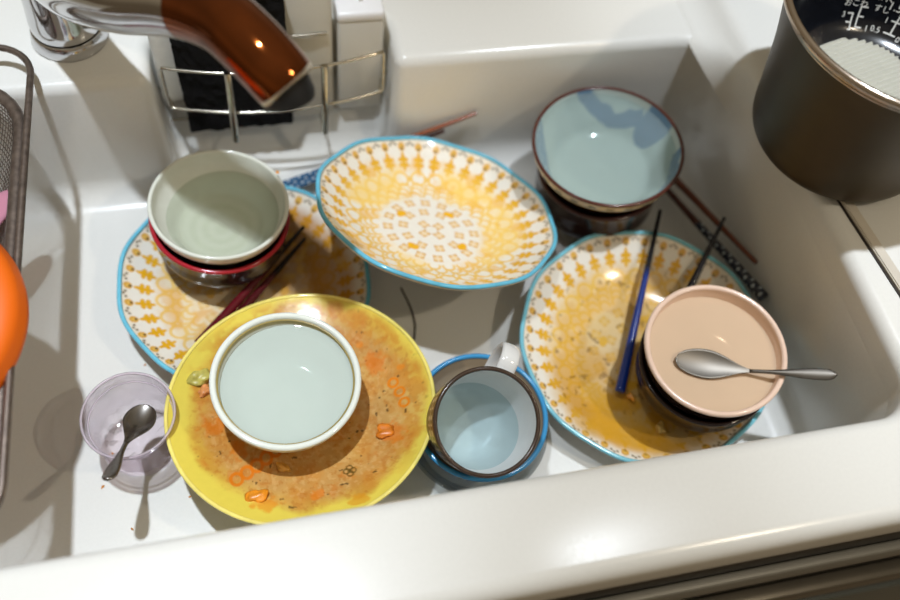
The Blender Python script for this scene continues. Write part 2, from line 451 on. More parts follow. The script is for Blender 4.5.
def yellow_paint(x, y, R):
    r = np.hypot(x, y) / R; t = np.arctan2(y, x)
    c = np.ones(x.shape + (3,)) * lin((224, 204, 84))
    n = fbm(x, y, 40, 51); n2 = fbm(x, y, 16, 55); n3 = fbm(x, y, 110, 58)
    edge = .87 + .06 * np.cos(t - .6) + .10 * (n - .5)
    m = sstep(edge + .05, edge - .05, r)
    c = mixc(c, (206, 164, 66), m * .9)
    m2 = sstep(.86, .70, r + .14 * (n2 - .5) + .05 * np.cos(t - 3.3))
    c = mixc(c, (192, 146, 84), m2 * .95)
    c = mixc(c, (184, 122, 46), sstep(.50, .68, n) * m * .45)
    c = mixc(c, (216, 176, 100), sstep(.55, .7, n2) * m * .45)
    c = mixc(c, (196, 132, 56), sstep(.50, .66, fbm(x, y, 120, 77)) * m2 * .45)
    c = mixc(c, (200, 132, 50), sstep(.54, .70, fbm(x, y, 34, 61)) * m * .45)
    c = mixc(c, (196, 118, 42), sstep(.60, .74, fbm(x, y, 75, 66)) * sstep(.97, .9, r) * m * .6)
    c = mixc(c, (216, 178, 116), sstep(.54, .66, fbm(x, y, 300, 92)) * m2 * .35)
    c = mixc(c, (178, 108, 36), sstep(.58, .68, fbm(x, y, 260, 97)) * m * .45)
    c = mixc(c, (200, 132, 44), sstep(.50, .62, fbm(x, y, 90, 103)) * sstep(.99, .9, r) * sstep(.62, .8, r) * sstep(-.6, .6, np.cos(t - .9)) * .6)
    c = mixc(c, (70, 50, 26), sstep(.84, .87, fbm(x, y, 200, 71, 2)) * m * .8)
    # printed ring marks
    for (cx, cy, rr) in ((.083, .012, .0042), (.087, .001, .0042), (.089, -.011, .0042)):
        c = mixc(c, (222, 128, 26), sstep(.0017, .0008, np.abs(np.hypot(x - cx, y - cy) - rr)))
    for k in range(5):
        cx = -.062 + .0085 * k; cy = -.058 + .0062 * k
        c = mixc(c, (214, 116, 24), sstep(.0016, .0008, np.abs(np.hypot((x - cx) * .9, (y - cy) * .7) - .0042)) * .9)
    for (ox, oy) in ((.0027, 0), (-.0027, 0), (0, .003), (0, -.003)):
        c = mixc(c, (96, 74, 30), sstep(.0010, .0005, np.abs(np.hypot(x - .032 - ox, y + .066 - oy) - .0026)) * .8)
    for (cx, cy, rr, cc) in ((-.080, -.004, .011, (206, 110, 20)), (-.040, -.087, .0125, (222, 132, 18)), (.072, .036, .013, (214, 112, 20)), (.075, -.036, .015, (214, 114, 24)), (.001, -.083, .006, (220, 120, 24)), (.060, .058, .0036, (222, 130, 30)), (.092, .024, .0034, (222, 130, 30)), (.035, -.098, .008, (212, 140, 20)), (-.066, .055, .013, (214, 122, 26)), (-.058, -.03, .012, (208, 118, 28))):
        d = np.hypot(x - cx, y - cy) + .9 * rr * (fbm(x, y, 150, 83) - .5) * 2
        c = mixc(c, cc, sstep(rr, rr * .5, d) * .62)
    return c

def plate(name, label, group, rim_c, slope, R, depth, flat, paint, rimcol, back_col, spin=0., lobes=10, lob=.0010, mname='plate_glaze', nr=120, nt=600, bump=0., rough=.13, rimw=.0045, power=1.7):
    n = Vector((-slope[0], -slope[1], 1)).normalized()
    base = Vector(rim_c) - n * depth
    root = thing(name, label, 'plate', pose(base, slope, spin), group)
    th = .0042
    h = lambda r: (depth - th) * np.clip((r - flat) / (R - flat), 0, 1) ** power
    rs = np.concatenate([np.linspace(.0003, R - .0022, nr)])
    prof = [(r, h(r) + th) for r in rs]
    lobf = lambda r: lob * sstep(.7 * R, R, r)
    mod = lambda r, z, T: (r + lobf(r) * np.cos(lobes * T), z + .25 * lobf(r) * np.cos(lobes * T))
    under = [(r, max(0.0005, h(r)) if r > flat * 1.05 else .0035) for r in np.linspace(R - .0022, flat * 1.06, 26)]
    under += [(flat * 1.05, 0.), (flat * .98, 0.), (flat * .95, .003), (.001, .003)]
    def colf(V, T, idx):
        ang = np.arctan2(V[:, 1], V[:, 0])
        c = paint(V[:, 0], V[:, 1], R)
        bk = np.ones((len(V), 3)) * lin(back_col)
        return np.where((idx >= nr)[:, None], bk, c)
    lathe_obj('plate_body', prof + under, nt, painted(mname, rough, bump=bump, bscale=60), root, colf, mod)
    # glazed rim bead
    P = []
    zr = h(R) + th * .6
    for T in np.linspace(0, 2 * PI, 240, endpoint=False):
        r = R - .0022 + lob * math.cos(lobes * T)
        P.append((r * math.cos(T), r * math.sin(T), zr + .25 * lob * math.cos(lobes * T)))
    V, F = tube_data(P, rimw / 2, 10, True, flat=.85)
    rb = mesh_obj('rim_band', V, F, mat('rim_' + mname + str(rimcol), rimcol, .12, noise=.12, nscale=60), root)
    return root
BLUE = (104, 186, 214)
FG = 'blue-rimmed plates with orange flower print'
SG = (214, 208, 196)
plate('dinner_plate', 'flower-print plate with pale blue rim, tilted forward behind the mug, the least soiled', FG, (.1620, .5005, .0985), (-.215, -.285), .1197, .036, .056, flower_pattern(soil_light), BLUE, SG, .2)
plate('dinner_plate', 'sauce-stained flower-print plate with blue rim under the peach bowl and navy chopsticks', FG, (.3468, .3518, .0425), (.024, .075), .1258, .034, .056, flower_pattern(soil_right), (122, 190, 206), SG, .5)
plate('dinner_plate', 'sauce-stained flower-print plate with blue rim under the red-rimmed lacquer bowl', FG, (-.0285, .4828, .0385), (-.05, -.015), .1216, .034, .056, flower_pattern(soil_left), (110, 190, 214), SG, .9)
plate('dinner_plate', 'yellow plate smeared with orange sauce under the white gold-lined bowl', None, (.0080, .3295, .0695), (.024, -.118), .1178, .025, .058, yellow_paint, (238, 222, 120), (226, 204, 92), 0., 10, 0., 'yellow_glaze', 120, 520, .12, .16, .0036, 1.5)

# ------------------------------------------------------------------ bowls
class Bowl: pass
def bowl(name, label, rim_c, slope, R, H, foot, cols, cat='bowl', group=None, t=.0034, belly=.75, nt=160, rough=.14, spin=0., spec=.5, inner=None, outer=None, rimcol=None, rimr=None, mname=None, parts_rim=True, footh=.006, lip=0.):
    """lathed bowl. cols=(inside, outside)"""
    n = Vector((-slope[0], -slope[1], 1)).normalized()
    base = Vector(rim_c) - n * H
    mw = pose(base, slope, spin)
    root = thing(name, label, cat, mw, group)
    ctr_o = [(foot, footh), (foot + (R - foot) * .45, footh + (H - footh) * .12), (foot + (R - foot) * belly, footh + (H - footh) * .40), (R - (R - foot) * .07, footh + (H - footh) * .74), (R, H - t * .5)]
    ctr_i = [(R - t, H - t * .5), (R - t - (R - foot) * .08, footh + (H - footh) * .74), (foot + (R - foot) * belly - t, footh + (H - footh) * .42), (foot + (R - foot) * .42 - t, footh + (H - footh) * .17), (foot * .5, footh + t * 1.0), (.0004, footh + t * .8)]
    o = spline(ctr_o, 40); i = spline(ctr_i, 60)
    rim = [(R - t / 2 + t / 2 * math.cos(a), H - t * .5 + t / 2 * math.sin(a)) for a in np.linspace(0, PI, 9)[1:-1]]
    ft = [(.001, footh * .6), (foot * .82, footh * .55), (foot * .86, 0.), (foot * .98, 0.), (foot, footh * .5)]
    prof = ft + [tuple(p) for p in o] + rim + [tuple(p) for p in i]
    no = len(ft) + len(o); ni = no + len(rim)
    def colf(V, T, idx):
        r = np.hypot(V[:, 0], V[:, 1])
        ci = np.ones((len(V), 3)) * lin(cols[0]); co = np.ones((len(V), 3)) * lin(cols[1])
        if inner: ci = inner(ci, V, T, R, H)
        if outer: co = outer(co, V, T, R, H)
        w = (idx >= no)[:, None]
        return np.where(w, ci, co)
    lathe_obj('bowl_body', prof, nt, painted(mname or 'bowl_glaze_%d_%d' % (int(rough * 100), int(spec * 100)), rough, spec), root, colf)
    if rimcol:
        P = [((R - t / 2) * math.cos(a), (R - t / 2) * math.sin(a), H - t * .5) for a in np.linspace(0, 2 * PI, 128, endpoint=False)]
        V, F = tube_data(P, (rimr or t * .62), 10, True)
        mesh_obj('rim_band', V, F, mat('rim_%d_%d_%d' % rimcol, rimcol, .15, noise=.05), root)
    b = Bowl(); b.root = root; b.mw = mw; b.inner = i; b.H = H; b.R = R
    return b
def fill(b, name, label, z, m, group=None):
    """level liquid surface reaching the bowl's inner wall"""
    inv = b.mw.inverted(); I = b.inner[np.argsort(b.inner[:, 1])]
    c0 = b.mw @ Vector((0, 0, b.H * .7)); cx, cy = c0.x, c0.y
    rr_at = lambda zz: np.interp(zz, I[:, 1], I[:, 0])
    nt = 96; nr = 14; rad = []
    for k in range(nt):
        a = 2 * PI * k / nt; lo, hi = 0., .12
        for _ in range(30):
            md = (lo + hi) / 2; p = inv @ Vector((cx + md * math.cos(a), cy + md * math.sin(a), z))
            if p.z < b.H and math.hypot(p.x, p.y) < rr_at(p.z): lo = md
            else: hi = md
        rad.append(lo + .0006)
    V = [(0, 0, 0)]; F = []
    for j in range(1, nr + 1):
        f = j / nr
        lift = .0011 * max(0, (f - .93) / .07)                     # meniscus
        for k in range(nt):
            a = 2 * PI * k / nt; V.append((rad[k] * f * math.cos(a), rad[k] * f * math.sin(a), lift))
    for k in range(nt): F.append((0, 1 + k, 1 + (k + 1) % nt))
    for j in range(nr - 1):
        for k in range(nt):
            l = (k + 1) % nt; F.append((1 + j * nt + k, 1 + (j + 1) * nt + k, 1 + (j + 1) * nt + l, 1 + j * nt + l))
    # body of the liquid down to the bowl's inside
    o = mesh_obj(name, V, F, m)
    o.location = (cx, cy, z)
    return tag(o, label, 'water', group)
def off(c, slope, d, dx=0, dy=0):
    n = Vector((-slope[0], -slope[1], 1)).normalized()
    return tuple(Vector(c) - n * d + Vector((dx, dy, 0)))

# white bowl stacked in red-rimmed lacquer bowl (left)
S1 = (-.074, -.008); C1 = (-.0438, .530, .099)
DARK = (46, 32, 29)
bowl('soup_bowl', 'dark brown lacquer soup bowl with a red rim, under the empty-looking white bowl', off(C1, S1, .0215), S1, .0658, .061, .034, ((40, 20, 20), DARK), rimcol=(172, 36, 48), rimr=.0023, spec=.22, rough=.14, belly=.86, t=.004)
def rings_in(c, V, T, R, H):
    r = np.hypot(V[:, 0], V[:, 1]) / R
    return mixc(c, (196, 200, 180), .45 * (.5 + .5 * np.sin(r * 34)) * sstep(.75, .4, r))
b1 = bowl('rice_bowl', 'white rice bowl holding clear water, stacked in the red-rimmed lacquer bowl', C1, S1, .065, .054, .026, ((214, 216, 205), (222, 220, 212)), inner=rings_in, rough=.10, belly=.66, t=.004)
fill(b1, 'rinse_water', 'clear shallow water in the left white rice bowl', .0775, water('clear_water', (208, 212, 200), .16, tint=(240, 243, 236)))

# white bowl on the yellow plate
S2 = (-.06, .042); C2 = (-.0025, .3330, .1098)
def gold_in(c, V, T, R, H):
    d = np.hypot(V[:, 0] , V[:, 1]) 
    return mixc(c, (158, 142, 84), sstep(.0009, .0004, np.abs(d - (R - .0064))) * (V[:, 2] > H * .80))
def gold_out(c, V, T, R, H):
    z = V[:, 2] / H
    c = mixc(c, (206, 176, 116), sstep(.02, .01, np.abs(z - .62)))
    k = (T / (2 * PI) * 8) % 1
    pn = (np.abs(k - .5) < .33) & (z > .30) & (z < .60)
    c = mixc(c, (112, 92, 46), pn * 1.)
    return mixc(c, (222, 190, 128), sstep(.03, .015, np.abs(z - .25)))
b2 = bowl('rice_bowl', 'white bowl with a thin gold line inside the rim, on the yellow plate', C2, S2, .0628, .058, .030, ((226, 230, 222), (230, 222, 202)), inner=gold_in, outer=gold_out, rough=.10, belly=.70, t=.0054, spin=.35)
P = [(.05665 * math.cos(q), .05665 * math.sin(q), b2.H - .0046) for q in np.linspace(0, 2 * PI, 128, endpoint=False)]
V, F = tube_data(P, .0009, 8, True)
gl_ = mesh_obj('gold_line', V, F, mat('dull_gold', (150, 132, 70), .3, noise=.05), b2.root); gl_['label'] = 'thin dull gold line'
fill(b2, 'rinse_water', 'pale cloudy water in the white gold-lined bowl', .0990, water('mint_water', (212, 222, 216), .62, tint=(234, 243, 238)))

# blue-grey bowl in a dark lacquer bowl (back right)
S3 = (.065, .010); C3 = (.3420, .5372, .1195)
bowl('soup_bowl', 'dark brown lacquer soup bowl under the blue-grey bowl at the back right', off(C3, S3, .0375, -.001, -.001), S3, .0660, .0785, .036, (DARK, (44, 28, 27)), spec=.22, rough=.14, belly=.9, t=.004, rimcol=(66, 36, 32))
def blue_in(c, V, T, R, H):
    x = V[:, 0] / R; y = V[:, 1] / R; r = np.hypot(x, y)
    n = fbm(V[:, 0], V[:, 1], 60, 91); w = (n - .5) * .12
    hatch = .55 + .45 * (np.sin((V[:, 0] + V[:, 1]) * 1400) * np.sin((V[:, 0] - V[:, 1]) * 1400) > 0)
    m = sstep(-.70, -.73, x + w * .3) * (np.abs(y) < .58)
    m = m * hatch
    band = np.abs((y - .98) + (x + .1) * .62 + w)             # band from back edge to the right
    m = np.maximum(m, sstep(.10, .07, band) * (x > -.22) * (x < .70) * (r > .55))
    pat = np.hypot((x - .80) / .22, (y - .34 + .2 * (x - .80)) / .19) + w * 2.5
    m = np.maximum(m, sstep(1.05, .95, pat))
    m = np.maximum(m, sstep(.05, .03, np.abs(r - .90 + w)) * (np.abs(T - 5.65) < .42) )
    return mixc(c, (84, 122, 158), m * .9)
def band_out(c, V, T, R, H):
    z = V[:, 2] / H
    c = mixc(c, (196, 180, 150), sstep(.74, .77, z))
    dots = sstep(.6, .4, np.hypot(((T / (2 * PI) * 26) % 1 - .5) * 2.0, (z - .86) / .07))
    c = mixc(c, (66, 82, 66), dots)
    return c
b3 = bowl('serving_bowl', 'blue-grey bowl with blue patches and a brown rim, filled with water, at the back right', C3, S3, .077, .058, .034, ((190, 200, 196), (62, 42, 36)), inner=blue_in, outer=band_out, rimcol=(84, 44, 36), rough=.09, belly=.66, t=.0036, rimr=.0019, nt=256)
fill(b3, 'rinse_water', 'clear water in the blue-grey bowl at the back right', .1135, water('grey_water', (190, 204, 200), .22, tint=(240, 247, 245)))

# peach bowl in a dark lacquer bowl (right)
S4 = (.07, .06); C4 = (.3815, .3074, .1006)
def wet(c, V, T, R, H):
    return mixc(c, (120, 96, 78), sstep(.70, .76, fbm(T * .02, V[:, 2], 160, 97)) * .6)
bowl('soup_bowl', 'wet dark brown lacquer bowl under the peach bowl on the right plate', off(C4, S4, .0225, -.003, -.003), S4, .0632, .056, .034, (DARK, (44, 31, 26)), outer=wet, spec=.3, rough=.12, belly=.88, t=.004)
b4 = bowl('rice_bowl', 'peach bowl with dark brown outside, full of milky water, on the right plate', C4, S4, .065, .050, .030, ((228, 194, 168), (40, 28, 25)), rimcol=(232, 202, 182), rough=.10, belly=.84, t=.0044, rimr=.0027)
fill(b4, 'rinse_water', 'milky peach-coloured water in the peach bowl with the spoon', .0920, water('milky_water', (226, 198, 168), .80, tint=(240, 218, 196)))

# inverted bowl that carries the tilted plate
bowl('soup_bowl', 'dark lacquer bowl hidden under the tilted flower-print plate', (.180, .545, .036), (0, 0), .050, .036, .030, (DARK, DARK), rough=.12, t=.004)

# blue-rimmed dish, glass dish and mug
gd = bowl('glass_dish', 'clear glass dish under the small blue-rimmed dish', (.1625, .2945, .0330), (0, 0), .0665, .033, .040, ((220, 220, 220), (220, 220, 220)), cat='dish', t=.003)
for c in gd.root.children: c.data.materials.clear(); c.data.materials.append(clear('clear_glass', (252, 253, 253), (226, 233, 235), .04, .6))
bowl('small_dish', 'small grey dish with a bright blue rim under the white-handled mug', (.1650, .2975, .0515), (0, .03), .0612, .026, .034, ((150, 134, 112), (58, 120, 166)), cat='dish', rimcol=(60, 146, 200), rough=.12, t=.0034, rimr=.0024)
def mug():
    C = Vector((.153, .2618, .1243)); sl = (-.05, .41); H = .085; R = .0452; t = .0034
    n = Vector((-sl[0], -sl[1], 1)).normalized(); mw = pose(C - n * H, sl, 0)
    root = thing('coffee_mug', 'white mug with a dark patterned outside and white handle, tipped towards the viewer', 'mug', mw)
    o = spline([(.030, .003), (.036, .010), (.0405, .030), (.0432, .055), (R, H - t * .5)], 40)
    i = spline([(R - t, H - t * .5), (.0432 - t, .055), (.0405 - t, .030), (.035 - t, .012), (.022, .0065), (.0004, .006)], 46)
    rim = [(R - t / 2 + t / 2 * math.cos(a), H - t * .5 + t / 2 * math.sin(a)) for a in np.linspace(0, PI, 7)[1:-1]]
    prof = [(.001, .002), (.024, .002), (.026, 0), (.029, 0)] + [tuple(p) for p in o] + rim + [tuple(p) for p in i]
    no = 4 + len(o)
    def colf(V, T, idx):
        z = V[:, 2] / H
        c = np.ones((len(V), 3)) * lin((48, 40, 34))
        k = (T / (2 * PI) * 40) % 1
        st = (np.abs(k - .5) < .25) & (((z > .62) & (z < .72)) | ((z > .80) & (z < .90)))
        c = mixc(c, (206, 190, 158), st * 1.)
        c = mixc(c, (206, 190, 158), (np.abs(z - .76) < .012) * 1.)
        c = mixc(c, (206, 190, 158), (z < .5) * (np.abs(((T / (2 * PI) * 10 + z * 3) % 1) - .5) < .12) * .8)
        return np.where((idx >= no)[:, None], np.ones((len(V), 3)) * lin((222, 224, 224)), c)
    lathe_obj('mug_body', prof, 160, painted('mug_glaze', .30, .25), root, colf)
    P = [((R - t / 2) * math.cos(a), (R - t / 2) * math.sin(a), H - t * .4) for a in np.linspace(0, 2 * PI, 96, endpoint=False)]
    V, F = tube_data(P, .0019, 8, True)
    mesh_obj('rim_band', V, F, mat('mug_rim', (62, 46, 36), .2, noise=.1), root)
    az = 1.02; u = Vector((math.cos(az), math.sin(az), 0))
    pts = spline([tuple(u * (.0425) + Vector((0, 0, .071))), tuple(u * .058 + Vector((0, 0, .073))), tuple(u * .069 + Vector((0, 0, .060))), tuple(u * .066 + Vector((0, 0, .040))), tuple(u * .052 + Vector((0, 0, .027))), tuple(u * .038 + Vector((0, 0, .026)))], 28)
    V = []; F = []; seg = 14; wv = np.array((-u.y, u.x, 0)); tg = np.gradient(pts, axis=0)
    for q in range(len(pts)):
        tt = tg[q] / np.linalg.norm(tg[q]); nn = np.cross(tt, wv)
        for k in range(seg):
            a = 2 * PI * k / seg
            V.append(pts[q] + wv * .0085 * np.sign(math.cos(a)) * abs(math.cos(a)) ** .7 + nn * .0034 * np.sign(math.sin(a)) * abs(math.sin(a)) ** .8)
    for q in range(len(pts) - 1):
        for k in range(seg):
            l = (k + 1) % seg; F.append((q * seg + k, q * seg + l, (q + 1) * seg + l, (q + 1) * seg + k))
    h = mesh_obj('handle', V, F, mat('white_handle', (224, 224, 222), .12, noise=.02), root); h['label'] = 'white strap handle'
    b = Bowl(); b.root = root; b.mw = mw; b.inner = i; b.H = H; b.R = R
    return b
bm_ = mug()
fill(bm_, 'rinse_water', 'clear water in the tipped white mug', .079, water('mug_water', (206, 222, 224), .14, tint=(226, 240, 242)))

# ------------------------------------------------------------------ clear cup
def cup():
    root = thing('plastic_cup', 'clear plastic cup with a bumpy base, holding the small dark spoon', 'cup', pose((-.1365, .3405, 0), (0, .05)))
    H = .074
    o = spline([(.031, .001), (.0335, .010), (.0345, .022), (.0355, .045), (.0385, H - .001)], 50)
    i = spline([(.0372, H - .001), (.0342, .045), (.0330, .022), (.0300, .012), (.018, .010), (.0004, .009)], 40)
    bump = lambda z: .0016 * sstep(.034, .024, z) * sstep(.0, .008, z)
    def mod(r, z, T):
        b = bump(z) * (np.abs(np.cos(7 * T + 80 * z)) - .4) * (r > .028)
        return r + b, z
    lathe_obj('cup_wall', [tuple(p) for p in o] + [tuple(p) for p in i], 168, clear('clear_plastic', (253, 250, 252), (240, 233, 238), .05, .45), root, None, mod)
    lathe_obj('cup_base', [(.0004, .002)] + [tuple(p) for p in spline([(.010, .0015), (.022, .004), (.031, .001)], 20)], 168, clear('clear_plastic', 0, 0), root, None, lambda r, z, T: (r, z + .0012 * np.abs(np.cos(7 * T)) * sstep(.006, .02, r)))
    P = [(.0380 * math.cos(a), .0380 * math.sin(a), H) for a in np.linspace(0, 2 * PI, 128, endpoint=False)]
    V, F = tube_data(P, .0013, 8, True); mesh_obj('lip', V, F, water('clear_plastic_lip', (236, 226, 232), .34, .05, (246, 240, 245), .0), root)
    P = [(.0352 * math.cos(a), .0352 * math.sin(a), H - .012) for a in np.linspace(0, 2 * PI, 128, endpoint=False)]
    V, F = tube_data(P, .0008, 6, True); mesh_obj('ridge', V, F, MATS['clear_plastic_lip'], root)
cup()

# ------------------------------------------------------------------ spoons
def spoon(name, label, tip, neck, end, up, bw, nw, hw, m, depth, parts=None):
    """tip->neck bowl, neck->end handle. up: which way the hollow faces"""
    tip, neck, end, up = Vector(tip), Vector(neck), Vector(end), Vector(up).normalized()
    root = thing(name, label, 'spoon', Matrix.Translation(neck))
    def sweep(nm, s0, s1, n, width, hollow, mat_):
        V = []; F = []; W = 15
        for k in range(n):
            s = k / (n - 1); p = s0.lerp(s1, s); d = (s1 - s0).normalized(); side = d.cross(up).normalized(); u = side.cross(d).normalized()
            w = width(s); hz = hollow(s)
            for lay in (1, -1):
                for q in range(W):
                    v = -1 + 2 * q / (W - 1)
                    zz = -hz * (1 - v * v) + lay * (.0006 + .0007 * (1 - v * v) * (1 if nm == 'handle' else .1))
                    c = p - neck + side * (w * v) + u * zz
                    V.append(c)
        R_ = 2 * W
        for k in range(n - 1):
            a = k * R_; b = a + R_
            for q in range(W - 1):
                F.append((a + q, a + q + 1, b + q + 1, b + q)); F.append((a + W + q + 1, a + W + q, b + W + q, b + W + q + 1))
            F.append((a, b, b + W, a + W)); F.append((a + W - 1, a + 2 * W - 1, b + 2 * W - 1, b + W - 1))
        a = 0; F.append(tuple(list(range(0, W)) + list(range(2 * W - 1, W - 1, -1))))
        a = (n - 1) * R_; F.append(tuple([a + q for q in range(W - 1, -1, -1)] + [a + W + q for q in range(W)]))
        o = mesh_obj(nm, V, F, mat_, root)
        bm = bmesh.new(); bm.from_mesh(o.data); bmesh.ops.recalc_face_normals(bm, faces=bm.faces); bm.to_mesh(o.data); bm.free()
    def bwid(s):
        if s < .40: return max(.0004, bw * math.sqrt(max(0, 1 - ((.40 - s) / .40) ** 2)))
        return nw + (bw - nw) * (.5 + .5 * math.cos(PI * (s - .40) / .60)) ** .85
    sweep('spoon_bowl', tip, neck, 40, bwid, lambda s: depth * (bwid(s) / bw) * math.sin(PI * min(1, max(0, .08 + s * .92))) ** .6, m)
    sweep('handle', neck, end, 34, lambda s: max(.0006, (nw + (hw - nw) * float(sstep(.15, .78, s))) * math.sqrt(max(0., 1 - max(0., (s - .86) / .14) ** 2))), lambda s: -.0006, m)
    return root
spoon('spoon', 'small dark steel spoon standing in the clear plastic cup', (-.1215, .3470, .0655), (-.1380, .3090, .0795), (-.1447, .2641, .119), (-.12, -.42, .9), .0130, .0021, .0058, M_DSPOON, .0050)
spoon('spoon', 'silver dessert spoon lying across the peach bowl, handle over the right rim', (.3415, .3042, .0968), (.4060, .2810, .0985), (.4705, .2562, .1205), (-.05, -.25, 1), .0135, .0017, .0052, M_SPOON, .0030)

# ------------------------------------------------------------------ chopsticks
def chopstick(label, a, b, cols, group, ra=.0036, rb=.0014, dots=False, dfrac=.52):
    """a = handle end, b = tip"""
    a = Vector(a); b = Vector(b); d = (b - a); L = d.length
    q = Vector((1, 0, 0)).rotation_difference(d.normalized())
    root = thing('chopstick', label, 'chopstick', Matrix.Translation(a) @ q.to_matrix().to_4x4(), group)
    rad = lambda s: ra + (rb - ra) * s
    def part(nm, s0, s1, n, colf, sg=16):
        ss = np.linspace(s0, s1, n); pts = [(s * L, 0, 0) for s in ss]
        rr = [rad(s) for s in ss]
        if s0 == 0: pts = [(0, 0, 0)] + [(p[0] + .0008, 0, 0) for p in pts[:1]] + pts[1:]; rr = [ra * .7] + rr; ss = np.concatenate([[0], ss])
        V, F = tube_data(pts, rr, sg)
        V = np.array(V); S = np.repeat(np.array(ss), sg); A = np.tile(np.arange(sg) / sg * 2 * PI, len(ss))
        mesh_obj(nm, V, F, painted('lacquered_wood', .16), root, True, colf(S, A), sharp=1.2)
    if dots:
        def dc(S, A):
            c = np.ones((len(S), 3)) * lin(cols[0])
            u = S * L / .0062; v = A / (2 * PI) * 3
            row = np.floor(u); f = np.hypot((u % 1 - .5) * .0062, ((v + .5 * (row % 2)) % 1 - .5) * .0062)
            return mixc(c, (172, 182, 188), sstep(.0018, .0011, f))
        part('patterned_handle', 0, dfrac, 160, dc, 36)
        part('shaft', dfrac, 1, 30, lambda S, A: np.ones((len(S), 3)) * lin(cols[1]))
    else:
        part('shaft', 0, .62, 50, lambda S, A: np.ones((len(S), 3)) * lin(cols[0]))
        part('tip', .62, 1, 30, lambda S, A: mixc(np.ones((len(S), 3)) * lin(cols[0]), cols[1], sstep(.60, .68, S)))
    return root
NAVY = (22, 50, 128); BLK = (24, 22, 26)
chopstick('navy blue chopstick lying across the left part of the right plate, tip over the rim', (.3105, .3105, .0225), (.4000, .4885, .0620), (NAVY, BLK), 'navy chopsticks on the right plate', .0052, .0020)
chopstick('navy blue chopstick running under the peach bowl, black tip leaning over the plate rim', (.3780, .3640, .0215), (.4600, .4640, .0720), ((26, 28, 46), BLK), 'navy chopsticks on the right plate', .0054, .0018)
BRN = (112, 58, 34); DOT = (26, 32, 50)
chopstick('navy dotted chopstick with brown shaft along the right sink wall, the one nearer the plate', (.4780, .3760, .0520), (.4290, .5860, .0130), (DOT, (84, 46, 34)), 'dotted chopsticks by the right wall', .0056, .0026, True)
chopstick('navy dotted brown chopstick by the right sink wall, its brown tip against the wall', (.4330, .6110, .0170), (.4830, .4150, .0560), (DOT, BRN), 'dotted chopsticks by the right wall', .0050, .0024, True, .30)
SLT = (52, 92, 128)
chopstick('brown-tipped chopstick with slate blue handle behind the tilted plate, its tip up the wall', (.0180, .6090, .0120), (.2290, .6240, .0830), (SLT, (128, 66, 32)), 'blue and brown chopsticks behind the tilted plate', .0042, .0021, True)
chopstick('brown-tipped chopstick with slate blue handle behind the tilted plate, the lower shorter-looking one', (.0080, .5990, .0100), (.1960, .6235, .0600), (SLT, (96, 48, 26)), 'blue and brown chopsticks behind the tilted plate', .0042, .0021, True)
RED = (92, 20, 28)
chopstick('dark red chopstick on the left plate, the upper one touching the lacquer bowl', (-.0790, .4160, .0340), (.0335, .5345, .0370), (RED, (34, 14, 16)), 'dark red chopsticks on the left plate', .0058, .0018)
chopstick('dark red chopstick on the left plate, the one nearer the yellow plate', (-.0690, .4120, .0330), (.0330, .5240, .0310), ((72, 16, 22), (30, 14, 16)), 'dark red chopsticks on the left plate', .0058, .0018)

# ------------------------------------------------------------------ faucet
def faucet():
    root = thing('kitchen_faucet', 'chrome single-lever kitchen faucet with amber reflection painted on spout head, on the back ledge', 'faucet', Matrix.Translation((-.162, .696, ZB)))
    o = Vector((-.162, .696, ZB))
    lathe_obj('base_flange', [(.001, 0), (.0345, 0), (.0350, .003), (.0335, .010), (.0325, .014), (.0312, .0150), (.0305, .0142), (.001, .0142)], 64, M_CHROME, root)
    lathe_obj('gap_ring', [(.0300, .0138), (.0302, .0142), (.0302, .0168), (.0295, .017)], 64, M_BLACKRUB, root)
    lathe_obj('faucet_body', [tuple(p) for p in spline([(.0312, .0165), (.0318, .024), (.0300, .045), (.0288, .080), (.0276, .125), (.020, .143), (.001, .147)], 40)], 64, M_CHROME, root)
    pth = spline([(-0.1580, 0.6720, 0.2580), (-0.1270, 0.6127, 0.2840), (-0.0901, 0.5676, 0.3100), (-0.0440, 0.5273, 0.3380), (-0.0146, 0.4951, 0.3500), (0.0034, 0.4673, 0.3510), (0.0161, 0.4496, 0.3450), (0.0217, 0.4444, 0.3390)], 48)
    rad = np.interp(np.linspace(0, 1, 48), [0, .3, .6, .85, 1], [.0255, .0245, .0240, .0234, .0224])
    k = 32
    tube('spout', [tuple(Vector(p) - o) for p in pth[:k + 1]], rad[:k + 1] * 1.01, M_CHROME, root, 40)
    s = tube('spout_sleeve', [tuple(Vector(p) - o) for p in pth[k:]], rad[k:], M_AMBER_REFLECT, root, 40); s['label'] = 'chrome spout head with a brown reflection in its colour'
    tg = Vector(pth[-1] - pth[-4]).normalized()
    e = Vector(pth[-1]) - o; dn = (tg + Vector((-.25, 0, -.9))).normalized()
    tube('sleeve_collar', [tuple(e), tuple(e + tg * .004), tuple(e + tg * .0062)], [.0224, .0218, .0202], mat('pale_collar', (204, 194, 176), .25, .5, noise=.05), s, 40)
    tube('spray_nozzle', [tuple(e - tg * .004 + dn * .006), tuple(e + dn * .0125), tuple(e + dn * .0145)], [.0196, .0189, .0175], M_BLACKRUB, s, 32)
faucet()

